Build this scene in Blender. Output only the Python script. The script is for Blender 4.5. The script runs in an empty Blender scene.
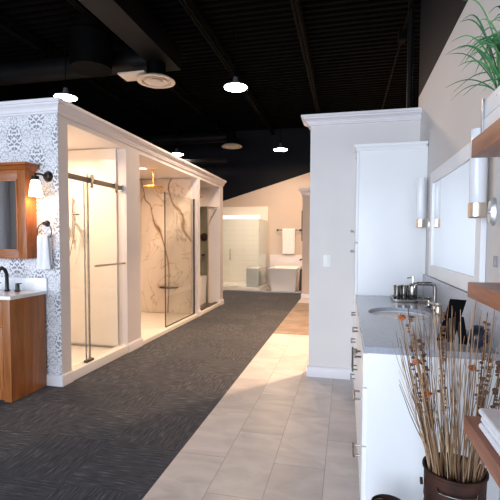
import bpy, bmesh, math, random
from mathutils import Vector, Matrix
random.seed(7)
sc = bpy.context.scene
COL = sc.collection
PI = math.pi

# ------------------------------------------------------------------ materials
class G:
    """tiny node-graph helper"""
    def __init__(s, name):
        s.m = bpy.data.materials.new(name); s.m.use_nodes = True
        s.t = s.m.node_tree; s.t.nodes.clear()
        s.out = s.t.nodes.new('ShaderNodeOutputMaterial')
        s.b = s.t.nodes.new('ShaderNodeBsdfPrincipled')
        s.t.links.new(s.b.outputs[0], s.out.inputs[0])
    def n(s, typ, **k):
        nd = s.t.nodes.new(typ)
        for a, v in k.items(): setattr(nd, a, v)
        return nd
    def put(s, sock, v):
        if isinstance(v, bpy.types.NodeSocket): s.t.links.new(v, sock)
        else:
            if isinstance(v, (tuple, list)) and len(v) == 3 and sock.type == 'RGBA': v = (*v, 1)
            sock.default_value = v
    def m_(s, op, a, b=0.0, c=0.0):
        nd = s.n('ShaderNodeMath', operation=op)
        s.put(nd.inputs[0], a); s.put(nd.inputs[1], b); s.put(nd.inputs[2], c)
        return nd.outputs[0]
    def pos(s):
        g = s.n('ShaderNodeNewGeometry'); x = s.n('ShaderNodeSeparateXYZ')
        s.t.links.new(g.outputs['Position'], x.inputs[0])
        return g.outputs['Position'], x.outputs[0], x.outputs[1], x.outputs[2]
    def obj(s):
        g = s.n('ShaderNodeTexCoord'); return g.outputs['Object']
    def vec(s, a, b, c):
        x = s.n('ShaderNodeCombineXYZ')
        for i, v in enumerate((a, b, c)): s.put(x.inputs[i], v)
        return x.outputs[0]
    def noise(s, v, scale, detail=3, dist=0, rough=.5):
        nd = s.n('ShaderNodeTexNoise'); s.put(nd.inputs['Vector'], v)
        nd.inputs['Scale'].default_value = scale; nd.inputs['Detail'].default_value = detail
        nd.inputs['Distortion'].default_value = dist; nd.inputs['Roughness'].default_value = rough
        return nd.outputs[0]
    def mapv(s, v, sc_, loc=(0,0,0), rot=(0,0,0)):
        nd = s.n('ShaderNodeMapping'); s.put(nd.inputs[0], v)
        nd.inputs['Scale'].default_value = sc_; nd.inputs['Location'].default_value = loc; nd.inputs['Rotation'].default_value = rot
        return nd.outputs[0]
    def ramp(s, f, stops, interp='LINEAR'):
        nd = s.n('ShaderNodeValToRGB'); s.put(nd.inputs[0], f)
        cr = nd.color_ramp; cr.interpolation = interp
        while len(cr.elements) < len(stops): cr.elements.new(.5)
        for e, (p, c) in zip(cr.elements, stops):
            e.position = p; e.color = (*c, 1) if len(c) == 3 else c
        return nd.outputs[0]
    def mix(s, f, a, b):
        nd = s.n('ShaderNodeMix', data_type='RGBA')
        s.put(nd.inputs[0], f); s.put(nd.inputs[6], a); s.put(nd.inputs[7], b)
        return nd.outputs[2]
    def bump(s, h, strength=.2, dist=.002):
        nd = s.n('ShaderNodeBump'); s.put(nd.inputs['Height'], h)
        nd.inputs['Strength'].default_value = strength; nd.inputs['Distance'].default_value = dist
        s.t.links.new(nd.outputs[0], s.b.inputs['Normal'])
    def fin(s, col=None, rough=.5, metal=0, **k):
        if col is not None: s.put(s.b.inputs['Base Color'], col)
        s.put(s.b.inputs['Roughness'], rough); s.put(s.b.inputs['Metallic'], metal)
        for a, v in k.items(): s.put(s.b.inputs[a.replace('_', ' ')], v)
        return s.m

def lin(r, g, b):
    f = lambda c: (c/255/12.92) if c/255 <= .04045 else ((c/255+.055)/1.055)**2.4
    return (f(r), f(g), f(b))

def plain(name, c, rough=.5, metal=0, var=.04, nscale=12, bump=.05, **k):
    g = G(name); p = g.obj()
    nz = g.noise(p, nscale, 4)
    c2 = tuple(max(0, x*(1-var*2)) for x in c); c1 = tuple(min(1, x*(1+var)) for x in c)
    col = g.ramp(nz, [(.3, c2), (.7, c1)])
    if bump: g.bump(g.noise(p, nscale*12, 2), bump, .001)
    return g.fin(col, rough, metal, **k)

def wood(name, c1, c2, axis, rough=.35, scale=1.0):
    g = G(name); P, x, y, z = g.pos()
    sv = {'x': (1.2, 14, 14), 'y': (14, 1.2, 14), 'z': (14, 14, 1.2)}[axis]
    v = g.mapv(P, tuple(a*scale for a in sv))
    n1 = g.noise(v, 1.6, 5, 1.5); n2 = g.noise(v, 9, 3, .3)
    f = g.m_('ADD', g.m_('MULTIPLY', n1, .7), g.m_('MULTIPLY', n2, .3))
    col = g.ramp(f, [(.32, c2), (.5, tuple((a+b)/2 for a, b in zip(c1, c2))), (.68, c1)])
    g.bump(n2, .08, .001)
    return g.fin(col, rough)

def thin_glass(name, tint, ior=1.22, rough=0.0):
    g = G(name); g.t.nodes.remove(g.b)
    tr = g.n('ShaderNodeBsdfTransparent'); gl = g.n('ShaderNodeBsdfGlossy'); fr = g.n('ShaderNodeLayerWeight'); f0 = ((ior-1)/(ior+1))**2
    tr.inputs[0].default_value = (*tint, 1); gl.inputs['Roughness'].default_value = rough
    nz = g.noise(g.obj(), 3, 1)
    mx = g.n('ShaderNodeMixShader')
    f = g.m_('ADD', f0, g.m_('MULTIPLY', g.m_('POWER', fr.outputs['Facing'], 5.0), 1-f0))
    f = g.m_('MULTIPLY', f, g.m_('ADD', .97, g.m_('MULTIPLY', nz, .06)))
    g.t.links.new(f, mx.inputs[0]); g.t.links.new(tr.outputs[0], mx.inputs[1]); g.t.links.new(gl.outputs[0], mx.inputs[2])
    g.t.links.new(mx.outputs[0], g.out.inputs[0])
    return g.m

def emis(name, c, s):
    g = G(name); nz = g.noise(g.obj(), 5, 1)
    col = g.mix(g.m_('MULTIPLY', nz, .05), c, (1, 1, 1))
    g.put(g.b.inputs['Emission Color'], col)
    g.b.inputs['Emission Strength'].default_value = s
    return g.fin((.8, .8, .8), .5)

M = {}
M['wall_paint'] = plain('white wall paint', lin(219, 215, 216), .55, var=.01, nscale=3, bump=.03)
M['greige'] = plain('greige wall paint', lin(221, 217, 215), .6, var=.012, nscale=3, bump=.03)
M['taupe'] = plain('taupe wall paint', lin(212, 208, 206), .6, var=.012, nscale=2, bump=.03)
M['beige_far'] = plain('beige wall paint', lin(205, 192, 182), .6, var=.012, nscale=2, bump=.03)
M['black_paint'] = plain('black wall paint', (.0065, .0075, .013), .6, var=.1, nscale=2, bump=.05, Specular_IOR_Level=.12)
M['black_deck'] = plain('black ceiling paint', (.0014, .0014, .0016), .7, var=.15, nscale=2, bump=.05, Specular_IOR_Level=.03)
M['black_steel'] = plain('black steel paint', (.002, .002, .002), .6, var=.15, nscale=4, bump=0, Specular_IOR_Level=.04)
M['black_duct'] = plain('black duct paint', (.005, .005, .0055), .5, var=.15, nscale=4, bump=.05, Specular_IOR_Level=.12)
M['trim'] = plain('white trim enamel', lin(226, 223, 227), .35, var=.01, nscale=5, bump=.02)
M['white_lac'] = plain('white cabinet lacquer', lin(240, 241, 243), .3, var=.008, nscale=4, bump=.01)
M['acrylic'] = plain('white acrylic', lin(240, 238, 234), .2, var=.01, nscale=3, bump=0)
M['porcelain'] = plain('white porcelain', lin(243, 243, 243), .12, var=.01, nscale=3, bump=0)
M['quartz_white'] = plain('white quartz', lin(238, 239, 242), .2, var=.03, nscale=40, bump=0)
M['quartz_grey'] = plain('grey quartz', lin(168, 172, 184), .12, var=.05, nscale=60, bump=0)
M['quartz_splash'] = plain('pale grey stone', lin(186, 189, 198), .25, var=.05, nscale=50, bump=0)
M['nickel'] = plain('brushed nickel', (.62, .60, .57), .25, 1, var=.04, nscale=30, bump=.02)
M['taupe_nickel'] = plain('satin taupe nickel', (.30, .26, .22), .5, .6, var=.04, nscale=30, bump=.02)
M['satin'] = plain('satin chrome', (.88, .87, .86), .38, .85, var=.02, nscale=30, bump=0)
M['chrome'] = plain('polished chrome', (.8, .8, .8), .08, 1, var=.02, nscale=10, bump=0)
M['pewter'] = plain('antique pewter', (.33, .31, .29), .2, 1, var=.15, nscale=25, bump=.1)
M['gold'] = plain('brushed gold', (.70, .42, .10), .38, 1, var=.05, nscale=20, bump=.02)
M['champagne'] = plain('champagne bronze', (.80, .70, .58), .34, 1, var=.05, nscale=20, bump=.02)
M['black_metal'] = plain('matte black metal', (.012, .014, .016), .3, .3, var=.1, nscale=20, bump=.02)
M['bronze'] = plain('dark bronze', (.06, .045, .035), .35, .8, var=.15, nscale=20, bump=.05)
M['dark_frame'] = plain('dark glass channel', (.12, .11, .10), .3, .7, var=.1, nscale=20, bump=.02)
M['mirror'] = plain('mirror silver', (.93, .94, .95), .01, 1, var=.004, nscale=3, bump=0)
M['rust'] = plain('brown weathered tin', (.045, .018, .012), .6, 0, Specular_IOR_Level=.25, var=.35, nscale=18, bump=.2)
M['black_gloss'] = plain('black frame backing', (.005, .005, .006), .8, Specular_IOR_Level=.05, var=.1, nscale=10, bump=.02)
M['navy'] = plain('navy glaze', (.02, .028, .05), .3, var=.2, nscale=10, bump=.02)
M['towel'] = plain('white terry cloth', lin(240, 241, 246), .95, var=.02, nscale=60, bump=.6)
M['switch'] = plain('white plastic', lin(235, 235, 232), .35, var=.01, nscale=8, bump=0)
M['grey_plastic'] = plain('grey cover plate', lin(150, 152, 158), .4, var=.02, nscale=8, bump=0)
M['diffuser'] = plain('pale vent enamel', lin(196, 184, 170), .5, var=.03, nscale=12, bump=.02)
M['shower_base2'] = plain('white shower pan', lin(235, 230, 224), .3, var=.02, nscale=6, bump=.02)
M['tile_dark'] = plain('olive grey tile', lin(120, 118, 105), .25, var=.12, nscale=6, bump=.05)
M['floor_dark'] = plain('dark slate pan', lin(70, 62, 54), .3, var=.12, nscale=6, bump=.05)
M['white_wood'] = plain('whitewashed planter wood', lin(232, 234, 240), .45, var=.03, nscale=18, bump=.15)
M['galv'] = plain('galvanised metal', (.38, .40, .43), .4, .8, var=.15, nscale=30, bump=.05)
M['soil'] = plain('dark soil', (.02, .015, .01), .95, var=.3, nscale=60, bump=.8)
M['reed'] = plain('dried straw', lin(158, 124, 90), .8, var=.3, nscale=9, bump=.3)
M['reed_dark'] = plain('dried brown stalk', lin(104, 74, 54), .8, var=.3, nscale=14, bump=.3)
M['reed_pale'] = plain('bleached straw', lin(192, 162, 132), .8, var=.2, nscale=9, bump=.3)
M['pod'] = plain('brown seed pod', lin(128, 84, 60), .85, var=.35, nscale=50, bump=.5)
M['orange_petal'] = plain('orange dried petal', lin(205, 112, 62), .8, var=.25, nscale=40, bump=.3)
M['oak'] = wood('honey oak', lin(180, 114, 60), lin(130, 72, 32), 'z', .35, .7)
M['cherry'] = wood('cherry wood', lin(186, 112, 52), lin(132, 70, 28), 'z', .28)
M['cherry_x'] = wood('cherry wood crosswise', lin(178, 104, 48), lin(124, 64, 26), 'x', .28)
M['walnut'] = wood('walnut shelf', lin(180, 107, 68), lin(126, 69, 41), 'y', .4)
M['glass'] = thin_glass('clear shower glass', (.985, .99, .985), 1.45)
M['glass2'] = thin_glass('reflective shower glass', (.95, .96, .94), 1.6)
M['glass_far'] = thin_glass('greenish shower glass', (.97, .99, .98), 1.45)
M['lamp_lens'] = emis('lamp lens', (1, .97, .93), 30)
M['down_lens'] = emis('downlight lens', (1, .88, .70), 6)
M['bulb'] = emis('sconce bulb', (1, .66, .34), 26)
M['lit_shade'] = emis('lit frosted shade', (1, .74, .44), 3.2)
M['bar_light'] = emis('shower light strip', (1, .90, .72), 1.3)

def leaf_mat():
    g = G('grass leaf'); p = g.obj(); oi = g.n('ShaderNodeObjectInfo')
    nz = g.noise(p, 14, 3)
    f = g.m_('ADD', g.m_('MULTIPLY', nz, .5), g.m_('MULTIPLY', oi.outputs['Random'], .5))
    col = g.ramp(f, [(.2, lin(22, 78, 44)), (.5, lin(48, 120, 66)), (.8, lin(110, 165, 96))])
    return g.fin(col, .45)
M['leaf'] = leaf_mat()

def sconce_glass():
    g = G('opal sconce glass'); nz = g.noise(g.obj(), 6, 2)
    col = g.ramp(nz, [(0, (.80, .83, .87)), (1, (.86, .88, .92))])
    return g.fin(col, .15)
M['opal'] = sconce_glass()

def seeded():
    g = G('seeded glass'); g.t.nodes.remove(g.b)
    tr = g.n('ShaderNodeBsdfTransparent'); gl = g.n('ShaderNodeBsdfGlossy'); mx = g.n('ShaderNodeMixShader')
    nz = g.noise(g.obj(), 30, 2); tr.inputs[0].default_value = (1, .95, .88, 1); gl.inputs['Roughness'].default_value = .1
    g.t.links.new(g.m_('MULTIPLY', nz, .25), mx.inputs[0])
    g.t.links.new(tr.outputs[0], mx.inputs[1]); g.t.links.new(gl.outputs[0], mx.inputs[2]); g.t.links.new(mx.outputs[0], g.out.inputs[0])
    return g.m
M['seeded'] = seeded()

def carpet():
    g = G('carpet tiles'); P, x, y, z = g.pos()
    s = .5
    cx = g.m_('FLOOR', g.m_('DIVIDE', g.m_('ADD', x, 1.02), s)); cy = g.m_('FLOOR', g.m_('DIVIDE', y, s))
    par = g.m_('FLOORED_MODULO', g.m_('ADD', cx, cy), 2.0)
    cell = g.vec(g.m_('MULTIPLY', cx, 3.7), g.m_('MULTIPLY', cy, 5.3), 0)
    va = g.n('ShaderNodeVectorMath', operation='ADD'); g.put(va.inputs[0], P); g.put(va.inputs[1], cell)
    a = g.noise(g.mapv(va.outputs[0], (80, 8, 1)), 1, 4, 0, .65)
    b = g.noise(g.mapv(va.outputs[0], (8, 80, 1)), 1, 4, 0, .65)
    mx = g.n('ShaderNodeMix', data_type='FLOAT'); g.put(mx.inputs[0], par); g.put(mx.inputs[2], a); g.put(mx.inputs[3], b)
    fib = g.noise(P, 190, 3, 0, .8); big = g.noise(cell, 1.3, 0)
    f = g.m_('ADD', g.m_('MULTIPLY', mx.outputs[0], .72), g.m_('MULTIPLY', fib, .24))
    f = g.m_('ADD', f, g.m_('MULTIPLY', big, .09))
    col = g.ramp(f, [(.36, lin(50, 53, 59)), (.52, lin(73, 75, 81)), (.60, lin(89, 90, 95)), (.70, lin(134, 133, 136))])
    g.bump(f, .6, .006)
    return g.fin(col, .95, Specular_IOR_Level=.15)
M['carpet'] = carpet()

def tilef(name, c1, c2, mortar):
    g = G(name); P, x, y, z = g.pos()
    W, L = .305, .75
    col_i = g.m_('FLOOR', g.m_('DIVIDE', g.m_('ADD', x, 1.02), W))
    yy = g.m_('ADD', g.m_('ADD', y, 0.51), g.m_('MULTIPLY', g.m_('FLOORED_MODULO', col_i, 2.0), -.0))
    off = g.m_('MULTIPLY', g.m_('FLOORED_MODULO', col_i, 2.0), L*.5*-1)
    yy = g.m_('ADD', y, g.m_('ADD', off, .53))
    row = g.m_('FLOOR', g.m_('DIVIDE', yy, L))
    fx = g.m_('FLOORED_MODULO', g.m_('ADD', x, 1.02), W); fy = g.m_('FLOORED_MODULO', yy, L)
    ex = g.m_('MINIMUM', fx, g.m_('SUBTRACT', W, fx)); ey = g.m_('MINIMUM', fy, g.m_('SUBTRACT', L, fy))
    e = g.m_('MINIMUM', ex, ey)
    line = g.m_('LESS_THAN', e, .0022)
    rnd = g.n('ShaderNodeTexWhiteNoise', noise_dimensions='3D'); g.put(rnd.inputs[0], g.vec(col_i, row, 3.0))
    sh = g.n('ShaderNodeVectorMath', operation='ADD'); g.put(sh.inputs[0], P)
    g.put(sh.inputs[1], g.vec(g.m_('MULTIPLY', rnd.outputs[0], 9), 0, g.m_('MULTIPLY', rnd.outputs[0], 31)))
    n1 = g.noise(g.mapv(sh.outputs[0], (1.6, 3.2, 1)), 1.5, 6, 1.2, .6)
    f = g.m_('ADD', g.m_('MULTIPLY', n1, .8), g.m_('MULTIPLY', rnd.outputs[0], .22))
    base = g.ramp(f, [(.3, c2), (.75, c1)])
    col = g.mix(line, base, mortar)
    g.bump(g.m_('MINIMUM', g.m_('MULTIPLY', e, 300), 1.0), .25, .001)
    return g.fin(col, .36)
M['tile'] = tilef('grey porcelain floor tile', lin(206, 203, 204), lin(166, 163, 165), lin(142, 139, 141))

def browntile():
    g = G('brown slate floor tile'); P, x, y, z = g.pos()
    n1 = g.noise(g.mapv(P, (1.2, 3, 1)), 2.2, 6, .8, .6)
    ln = g.m_('LESS_THAN', g.m_('FLOORED_MODULO', g.m_('ADD', y, .05), .76), .008)
    base = g.ramp(n1, [(.3, lin(92, 80, 72)), (.5, lin(128, 112, 98)), (.72, lin(160, 140, 120))])
    return g.fin(g.mix(ln, base, lin(80, 70, 62)), .35)
M['brown_tile'] = browntile()

def damask():
    g = G('damask wallpaper'); P, x, y, z = g.pos()
    W, H = .24, .38
    colf = g.m_('FLOOR', g.m_('DIVIDE', x, W))
    zz = g.m_('ADD', z, g.m_('MULTIPLY', g.m_('FLOORED_MODULO', colf, 2.0), H/2))
    u = g.m_('ABSOLUTE', g.m_('SUBTRACT', g.m_('FLOORED_MODULO', x, W), W/2))           # mirrored
    v = g.m_('SUBTRACT', g.m_('FLOORED_MODULO', zz, H), H/2)
    V = g.vec(u, v, 0)
    vo = g.n('ShaderNodeTexVoronoi', feature='F1', voronoi_dimensions='2D'); g.put(vo.inputs['Vector'], V); vo.inputs['Scale'].default_value = 42
    petals = g.m_('LESS_THAN', vo.outputs[0], .40)
    # medallions : petals grow dense inside a teardrop
    r = g.m_('SQRT', g.m_('ADD', g.m_('POWER', g.m_('DIVIDE', u, .078), 2.0), g.m_('POWER', g.m_('DIVIDE', v, .110), 2.0)))
    inside = g.m_('LESS_THAN', r, 1.0)
    ring = g.m_('LESS_THAN', g.m_('ABSOLUTE', g.m_('SUBTRACT', r, 1.12)), .07)
    n1 = g.noise(V, 26, 2, 1.2)
    scroll = g.m_('LESS_THAN', g.m_('ABSOLUTE', g.m_('SUBTRACT', n1, .5)), .016)
    sc2 = g.m_('MULTIPLY', scroll, g.m_('SUBTRACT', 1.0, inside))
    a = g.m_('MULTIPLY', petals, g.m_('ADD', g.m_('MULTIPLY', inside, .85), .0))
    b = g.m_('MAXIMUM', a, g.m_('MULTIPLY', sc2, .75))
    vd = g.m_('MULTIPLY', g.m_('LESS_THAN', vo.outputs[0], .25), .5)
    b = g.m_('MAXIMUM', b, vd)
    b = g.m_('MAXIMUM', b, g.m_('MULTIPLY', ring, g.m_('MULTIPLY', petals, .7)))
    col = g.mix(b, lin(228, 228, 232), lin(104, 106, 116))
    return g.fin(col, .5)
M['damask'] = damask()

def marble():
    g = G('gold veined marble'); P, x, y, z = g.pos()
    v = g.mapv(P, (1, 1, .55), (2.3, .4, 1.1), (0, .35, 0))
    n1 = g.noise(v, .75, 3, .5, .4); n2 = g.noise(g.mapv(P, (1, 1, .6), (7, 1, 3)), 2.1, 5, 1.0, .5)
    d1 = g.m_('ABSOLUTE', g.m_('SUBTRACT', n1, .5)); d2 = g.m_('ABSOLUTE', g.m_('SUBTRACT', n2, .5))
    c1 = g.ramp(d1, [(0, lin(128, 100, 76)), (.0025, lin(170, 142, 116)), (.009, lin(236, 226, 216))])
    c2 = g.ramp(d2, [(0, lin(215, 198, 180)), (.003, lin(235, 228, 220)), (.012, (1, 1, 1))])
    mx = g.n('ShaderNodeMix', data_type='RGBA', blend_type='MULTIPLY'); mx.inputs[0].default_value = 1
    g.put(mx.inputs[6], c1); g.put(mx.inputs[7], c2)
    return g.fin(mx.outputs[2], .15)
M['marble'] = marble()

def panelw():
    g = G('embossed wall panel'); P, x, y, z = g.pos()
    fx = g.m_('FLOORED_MODULO', x, .30); fz = g.m_('FLOORED_MODULO', z, .15)
    ln = g.m_('MAXIMUM', g.m_('LESS_THAN', fx, .004), g.m_('LESS_THAN', fz, .004))
    return g.fin(g.mix(ln, lin(232, 230, 224), lin(205, 202, 196)), .25)
M['panel'] = panelw()

# ------------------------------------------------------------------ mesh builder
class MB:
    def __init__(s): s.bm = bmesh.new()
    def box(s, x0, x1, y0, y1, z0, z1, bev=0, mi=0):
        t = bmesh.new()
        bmesh.ops.create_cube(t, size=1)
        bmesh.ops.scale(t, vec=(x1-x0, y1-y0, z1-z0), verts=t.verts)
        bmesh.ops.translate(t, vec=((x0+x1)/2, (y0+y1)/2, (z0+z1)/2), verts=t.verts)
        if bev: bmesh.ops.bevel(t, geom=t.edges[:], offset=bev, segments=2, profile=.7, affect='EDGES')
        s._merge(t, mi); return s
    def _merge(s, t, mi=0):
        me = bpy.data.meshes.new('tmp'); 
        for f in t.faces: f.material_index = mi
        t.to_mesh(me); t.free(); s.bm.from_mesh(me); bpy.data.meshes.remove(me)
    def cyl(s, p0, p1, r, r1=None, seg=20, mi=0):
        p0, p1 = Vector(p0), Vector(p1); d = p1-p0; L = d.length
        t = bmesh.new()
        bmesh.ops.create_cone(t, cap_ends=True, segments=seg, radius1=r, radius2=r if r1 is None else r1, depth=L)
        bmesh.ops.transform(t, matrix=Matrix.Translation((p0+p1)/2) @ d.to_track_quat('Z', 'Y').to_matrix().to_4x4(), verts=t.verts)
        s._merge(t, mi); return s
    def lathe(s, prof, c=(0, 0, 0), seg=28, sx=1, sy=1, axis='z', mi=0):
        t = bmesh.new(); rings = []
        for r, z in prof:
            ring = []
            for i in range(seg):
                a = 2*PI*i/seg; p = (r*math.cos(a)*sx, r*math.sin(a)*sy, z)
                if axis == 'x': p = (p[2], p[0], p[1])
                if axis == 'y': p = (p[0], p[2], p[1])
                ring.append(t.verts.new((p[0]+c[0], p[1]+c[1], p[2]+c[2])))
            rings.append(ring)
        for a, b in zip(rings, rings[1:]):
            for i in range(seg):
                t.faces.new((a[i], a[(i+1) % seg], b[(i+1) % seg], b[i]))
        for ring, rev in ((rings[0], True), (rings[-1], False)):
            if prof[0] != prof[-1] and prof[0 if rev else -1][0] > 1e-5: t.faces.new(ring[::-1] if rev else ring)
        bmesh.ops.remove_doubles(t, verts=t.verts, dist=1e-6)
        bmesh.ops.recalc_face_normals(t, faces=t.faces)
        s._merge(t, mi); return s
    def tube(s, pts, r, seg=10, taper=None, mi=0):
        pts = [Vector(p) for p in pts]; t = bmesh.new(); rings = []
        up = Vector((0, 0, 1)); n = len(pts)
        tan0 = (pts[1]-pts[0]).normalized()
        nrm = tan0.orthogonal().normalized()
        for i, p in enumerate(pts):
            tan = ((pts[min(i+1, n-1)]-pts[max(i-1, 0)])).normalized()
            nrm = (nrm - tan*nrm.dot(tan)).normalized(); bn = tan.cross(nrm)
            rr = r if taper is None else r*(1+(taper-1)*i/(n-1))
            rings.append([t.verts.new(p+(nrm*math.cos(2*PI*k/seg)+bn*math.sin(2*PI*k/seg))*rr) for k in range(seg)])
        for a, b in zip(rings, rings[1:]):
            for i in range(seg): t.faces.new((a[i], a[(i+1) % seg], b[(i+1) % seg], b[i]))
        t.faces.new(rings[0][::-1]); t.faces.new(rings[-1])
        s._merge(t, mi); return s
    def prism(s, prof, axis, a0, a1, mi=0, caps=True, m0=0.0, m1=0.0):
        """extrude closed 2D profile (pairs) along axis; m0/m1: mitre, shift of the ends per unit of first coord"""
        t = bmesh.new(); A = []; B = []
        for p, q in prof:
            def mk(a):
                return {'x': (a, p, q), 'y': (p, a, q), 'z': (p, q, a)}[axis]
            A.append(t.verts.new(mk(a0+m0*p))); B.append(t.verts.new(mk(a1+m1*p)))
        n = len(prof)
        for i in range(n): t.faces.new((A[i], A[(i+1) % n], B[(i+1) % n], B[i]))
        if caps: t.faces.new(A[::-1]); t.faces.new(B)
        bmesh.ops.recalc_face_normals(t, faces=t.faces)
        s._merge(t, mi); return s
    def poly(s, verts, faces, mi=0):
        t = bmesh.new(); vs = [t.verts.new(v) for v in verts]
        for f in faces: t.faces.new([vs[i] for i in f])
        s._merge(t, mi); return s
    def sphere(s, c, r, seg=16, sx=1, sy=1, sz=1, mi=0):
        t = bmesh.new(); bmesh.ops.create_uvsphere(t, u_segments=seg, v_segments=seg//2, radius=r)
        bmesh.ops.scale(t, vec=(sx, sy, sz), verts=t.verts); bmesh.ops.translate(t, vec=c, verts=t.verts)
        s._merge(t, mi); return s
    def xf(s, mtx): bmesh.ops.transform(s.bm, matrix=mtx, verts=s.bm.verts); return s
    def build(s, name, mat, parent=None, smooth=True, kind=None, label=None, auto=35):
        me = bpy.data.meshes.new(name); 
        if parent is not None:
            o_ = Vector((0, 0, 0)); p = parent
            while p is not None: o_ += p.location; p = p.parent
            bmesh.ops.translate(s.bm, vec=-o_, verts=s.bm.verts)
        s.bm.to_mesh(me); s.bm.free()
        mats = mat if isinstance(mat, (list, tuple)) else [mat]
        for m in mats: me.materials.append(M[m])
        if smooth:
            me.polygons.foreach_set('use_smooth', [True]*len(me.polygons))
            me.set_sharp_from_angle(angle=math.radians(auto))
        o = bpy.data.objects.new(name, me); COL.objects.link(o)
        if parent is not None: o.parent = parent
        if kind: o['kind'] = kind
        if label: o['label'] = label
        return o

def struct(name, mb, mat): return mb.build(name, mat, kind='structure')
def thing(name, label, cat, loc, group=None):
    o = bpy.data.objects.new(name, None); COL.objects.link(o); o.location = loc
    o.empty_display_size = .1; o['label'] = label; o['category'] = cat
    if group: o['group'] = group
    return o
def tag(o, label, cat, group=None):
    o['label'] = label; o['category'] = cat
    if group: o['group'] = group
    return o
def recenter(o):
    """put a single-mesh thing's origin at the centre of its base"""
    vs = [v.co for v in o.data.vertices]
    c = Vector(((min(v.x for v in vs)+max(v.x for v in vs))/2, (min(v.y for v in vs)+max(v.y for v in vs))/2, min(v.z for v in vs)))
    o.data.transform(Matrix.Translation(-c)); o.location = c; return o
def dup(root, loc, label=None):
    r = root.copy(); COL.objects.link(r); r.location = loc
    if label: r['label'] = label
    for ch in list(root.children):
        c = ch.copy(); COL.objects.link(c); c.parent = r
        for g in ch.children:
            d = g.copy(); COL.objects.link(d); d.parent = c
    return r

# ------------------------------------------------------------------ setting
XL, YW = -2.54, 3.36          # aisle face of the shower row, wallpaper face
YM, XM, XR = 4.18, -.35, .65  # middle wall face and free end, right wall
XB = -3.62                    # back of the showers
CZ = 2.56                     # display wall height

struct('floor_carpet', MB().box(-9, -1.02, -3.4, 10.75, -.12, 0), 'carpet')
struct('floor', MB().box(-1.02, 4.2, -3.4, 6.0, -.12, 0).box(-1.02, 4.2, 9.12, 10.75, -.12, 0).box(-9, 4.2, 10.75, 12.5, -.12, 0), 'tile')
struct('floor_brown', MB().box(-1.02, 4.2, 6.0, 9.12, -.12, 0), 'brown_tile')

# corrugated deck
mb = MB(); prof = []; y = -3.4; H = 4.62
while y < 12.5:
    prof += [(y, H), (y+.06, H), (y+.075, H+.045), (y+.135, H+.045)]; y += .15
vs = []; fs = []
for (yy, zz) in prof: vs += [(-9, yy, zz), (4.2, yy, zz)]
for i in range(len(prof)-1): fs.append((2*i, 2*i+1, 2*i+3, 2*i+2))
mb.poly(vs, fs).box(-9, 4.2, -3.4, 12.5, H+.05, H+.15)
o = mb.build('ceiling', 'black_deck', smooth=False, kind='structure')

# outer shell
struct('wall_back', MB().poly([(-9, 12.4, 0), (4.2, 12.4, 0), (4.2, 12.4, 4.62), (2.25, 12.4, 4.62), (1.1, 12.4, 3.97), (-9, 12.4, .95),
    (-9, 12.5, 0), (4.2, 12.5, 0), (4.2, 12.5, 4.62), (2.25, 12.5, 4.62), (1.1, 12.5, 3.97), (-9, 12.5, .95)],
    [(0, 1, 2, 3, 4, 5), (11, 10, 9, 8, 7, 6)]), 'beige_far')
struct('wall_back_upper', MB().poly([(-9, 12.4, .95), (1.1, 12.4, 3.97), (2.25, 12.4, 4.62), (-9, 12.4, 4.62),
    (-9, 12.5, .95), (1.1, 12.5, 3.97), (2.25, 12.5, 4.62), (-9, 12.5, 4.62)], [(0, 1, 2, 3), (7, 6, 5, 4)]), 'black_paint')
struct('wall_left', MB().box(-9.12, -9, -3.4, 3.4, 0, 4.62), 'taupe')
struct('wall_far_left', MB().box(-9.12, -9, 3.4, 12.5, 0, 4.62), 'black_paint')
struct('wall_far_right', MB().box(4.2, 4.32, 4.2, 12.5, 0, 4.62), 'black_paint')
struct('wall_right', MB().box(XR, XR+.14, -3.4, 4.30, 0, 2.70), 'taupe')
struct('wall_right_upper', MB().box(XR, XR+.14, -3.4, 4.30, 2.70, 4.62).box(XR+.14, 4.2, 4.18, 4.30, 0, 4.62), 'black_paint')
# storefront behind the camera
mb = MB(); mb.box(-9, .8, -3.5, -3.4, 3.1, 4.62); mb.box(-9, .8, -3.5, -3.4, 0, .12); mb.box(.3, .8, -3.5, -3.4, .12, 3.1); mb.box(-9, -8.5, -3.5, -3.4, .12, 3.1)
struct('wall_front', mb, 'greige')
for i in range(4):
    x0 = -8.5+i*2.2; x1 = x0+2.2
    mb = MB(); w = .05
    mb.box(x0, x0+w, -3.5, -3.42, .12, 3.1).box(x1-w, x1, -3.5, -3.42, .12, 3.1).box(x0+w, x1-w, -3.5, -3.42, .12, .12+w).box(x0+w, x1-w, -3.5, -3.42, 3.1-w, 3.1)
    struct('window_%d' % (i+1), mb, 'black_metal')

# ---- left display structure
mb = MB()
mb.box(-7.5, XL, YW+.004, 3.5, 0, CZ)
struct('wall_shower_end', mb, 'wall_paint')
struct('wall_wallpaper', MB().box(-7.5, XL-.001, YW, YW+.004, 0, CZ), 'damask')
mb = MB()
mb.box(-3.62-.1, XL, 4.57, 4.90, 0, CZ)
struct('wall_partition', mb, 'wall_paint')
struct('wall_partition.001', MB().box(XB-.1, XL, 7.03, 7.15, 0, CZ), 'wall_paint')
struct('wall_partition.002', MB().box(XB-.1, XL, 8.37, 8.58, 0, CZ), 'wall_paint')
struct('wall_header', MB().box(XL-.12, XL, 3.5, 4.57, 2.43, CZ).box(XL-.12, XL, 4.90, 7.03, 2.43, CZ).box(XL-.12, XL, 7.15, 8.37, 2.43, CZ), 'wall_paint')
struct('wall_shower_back', MB().box(XB-.1, XB, 3.5, 4.57, 0, CZ).box(XB-.1, XB, 4.9, 7.03, 0, CZ).box(XB-.1, XB, 7.15, 8.37, 0, CZ), 'wall_paint')
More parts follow.
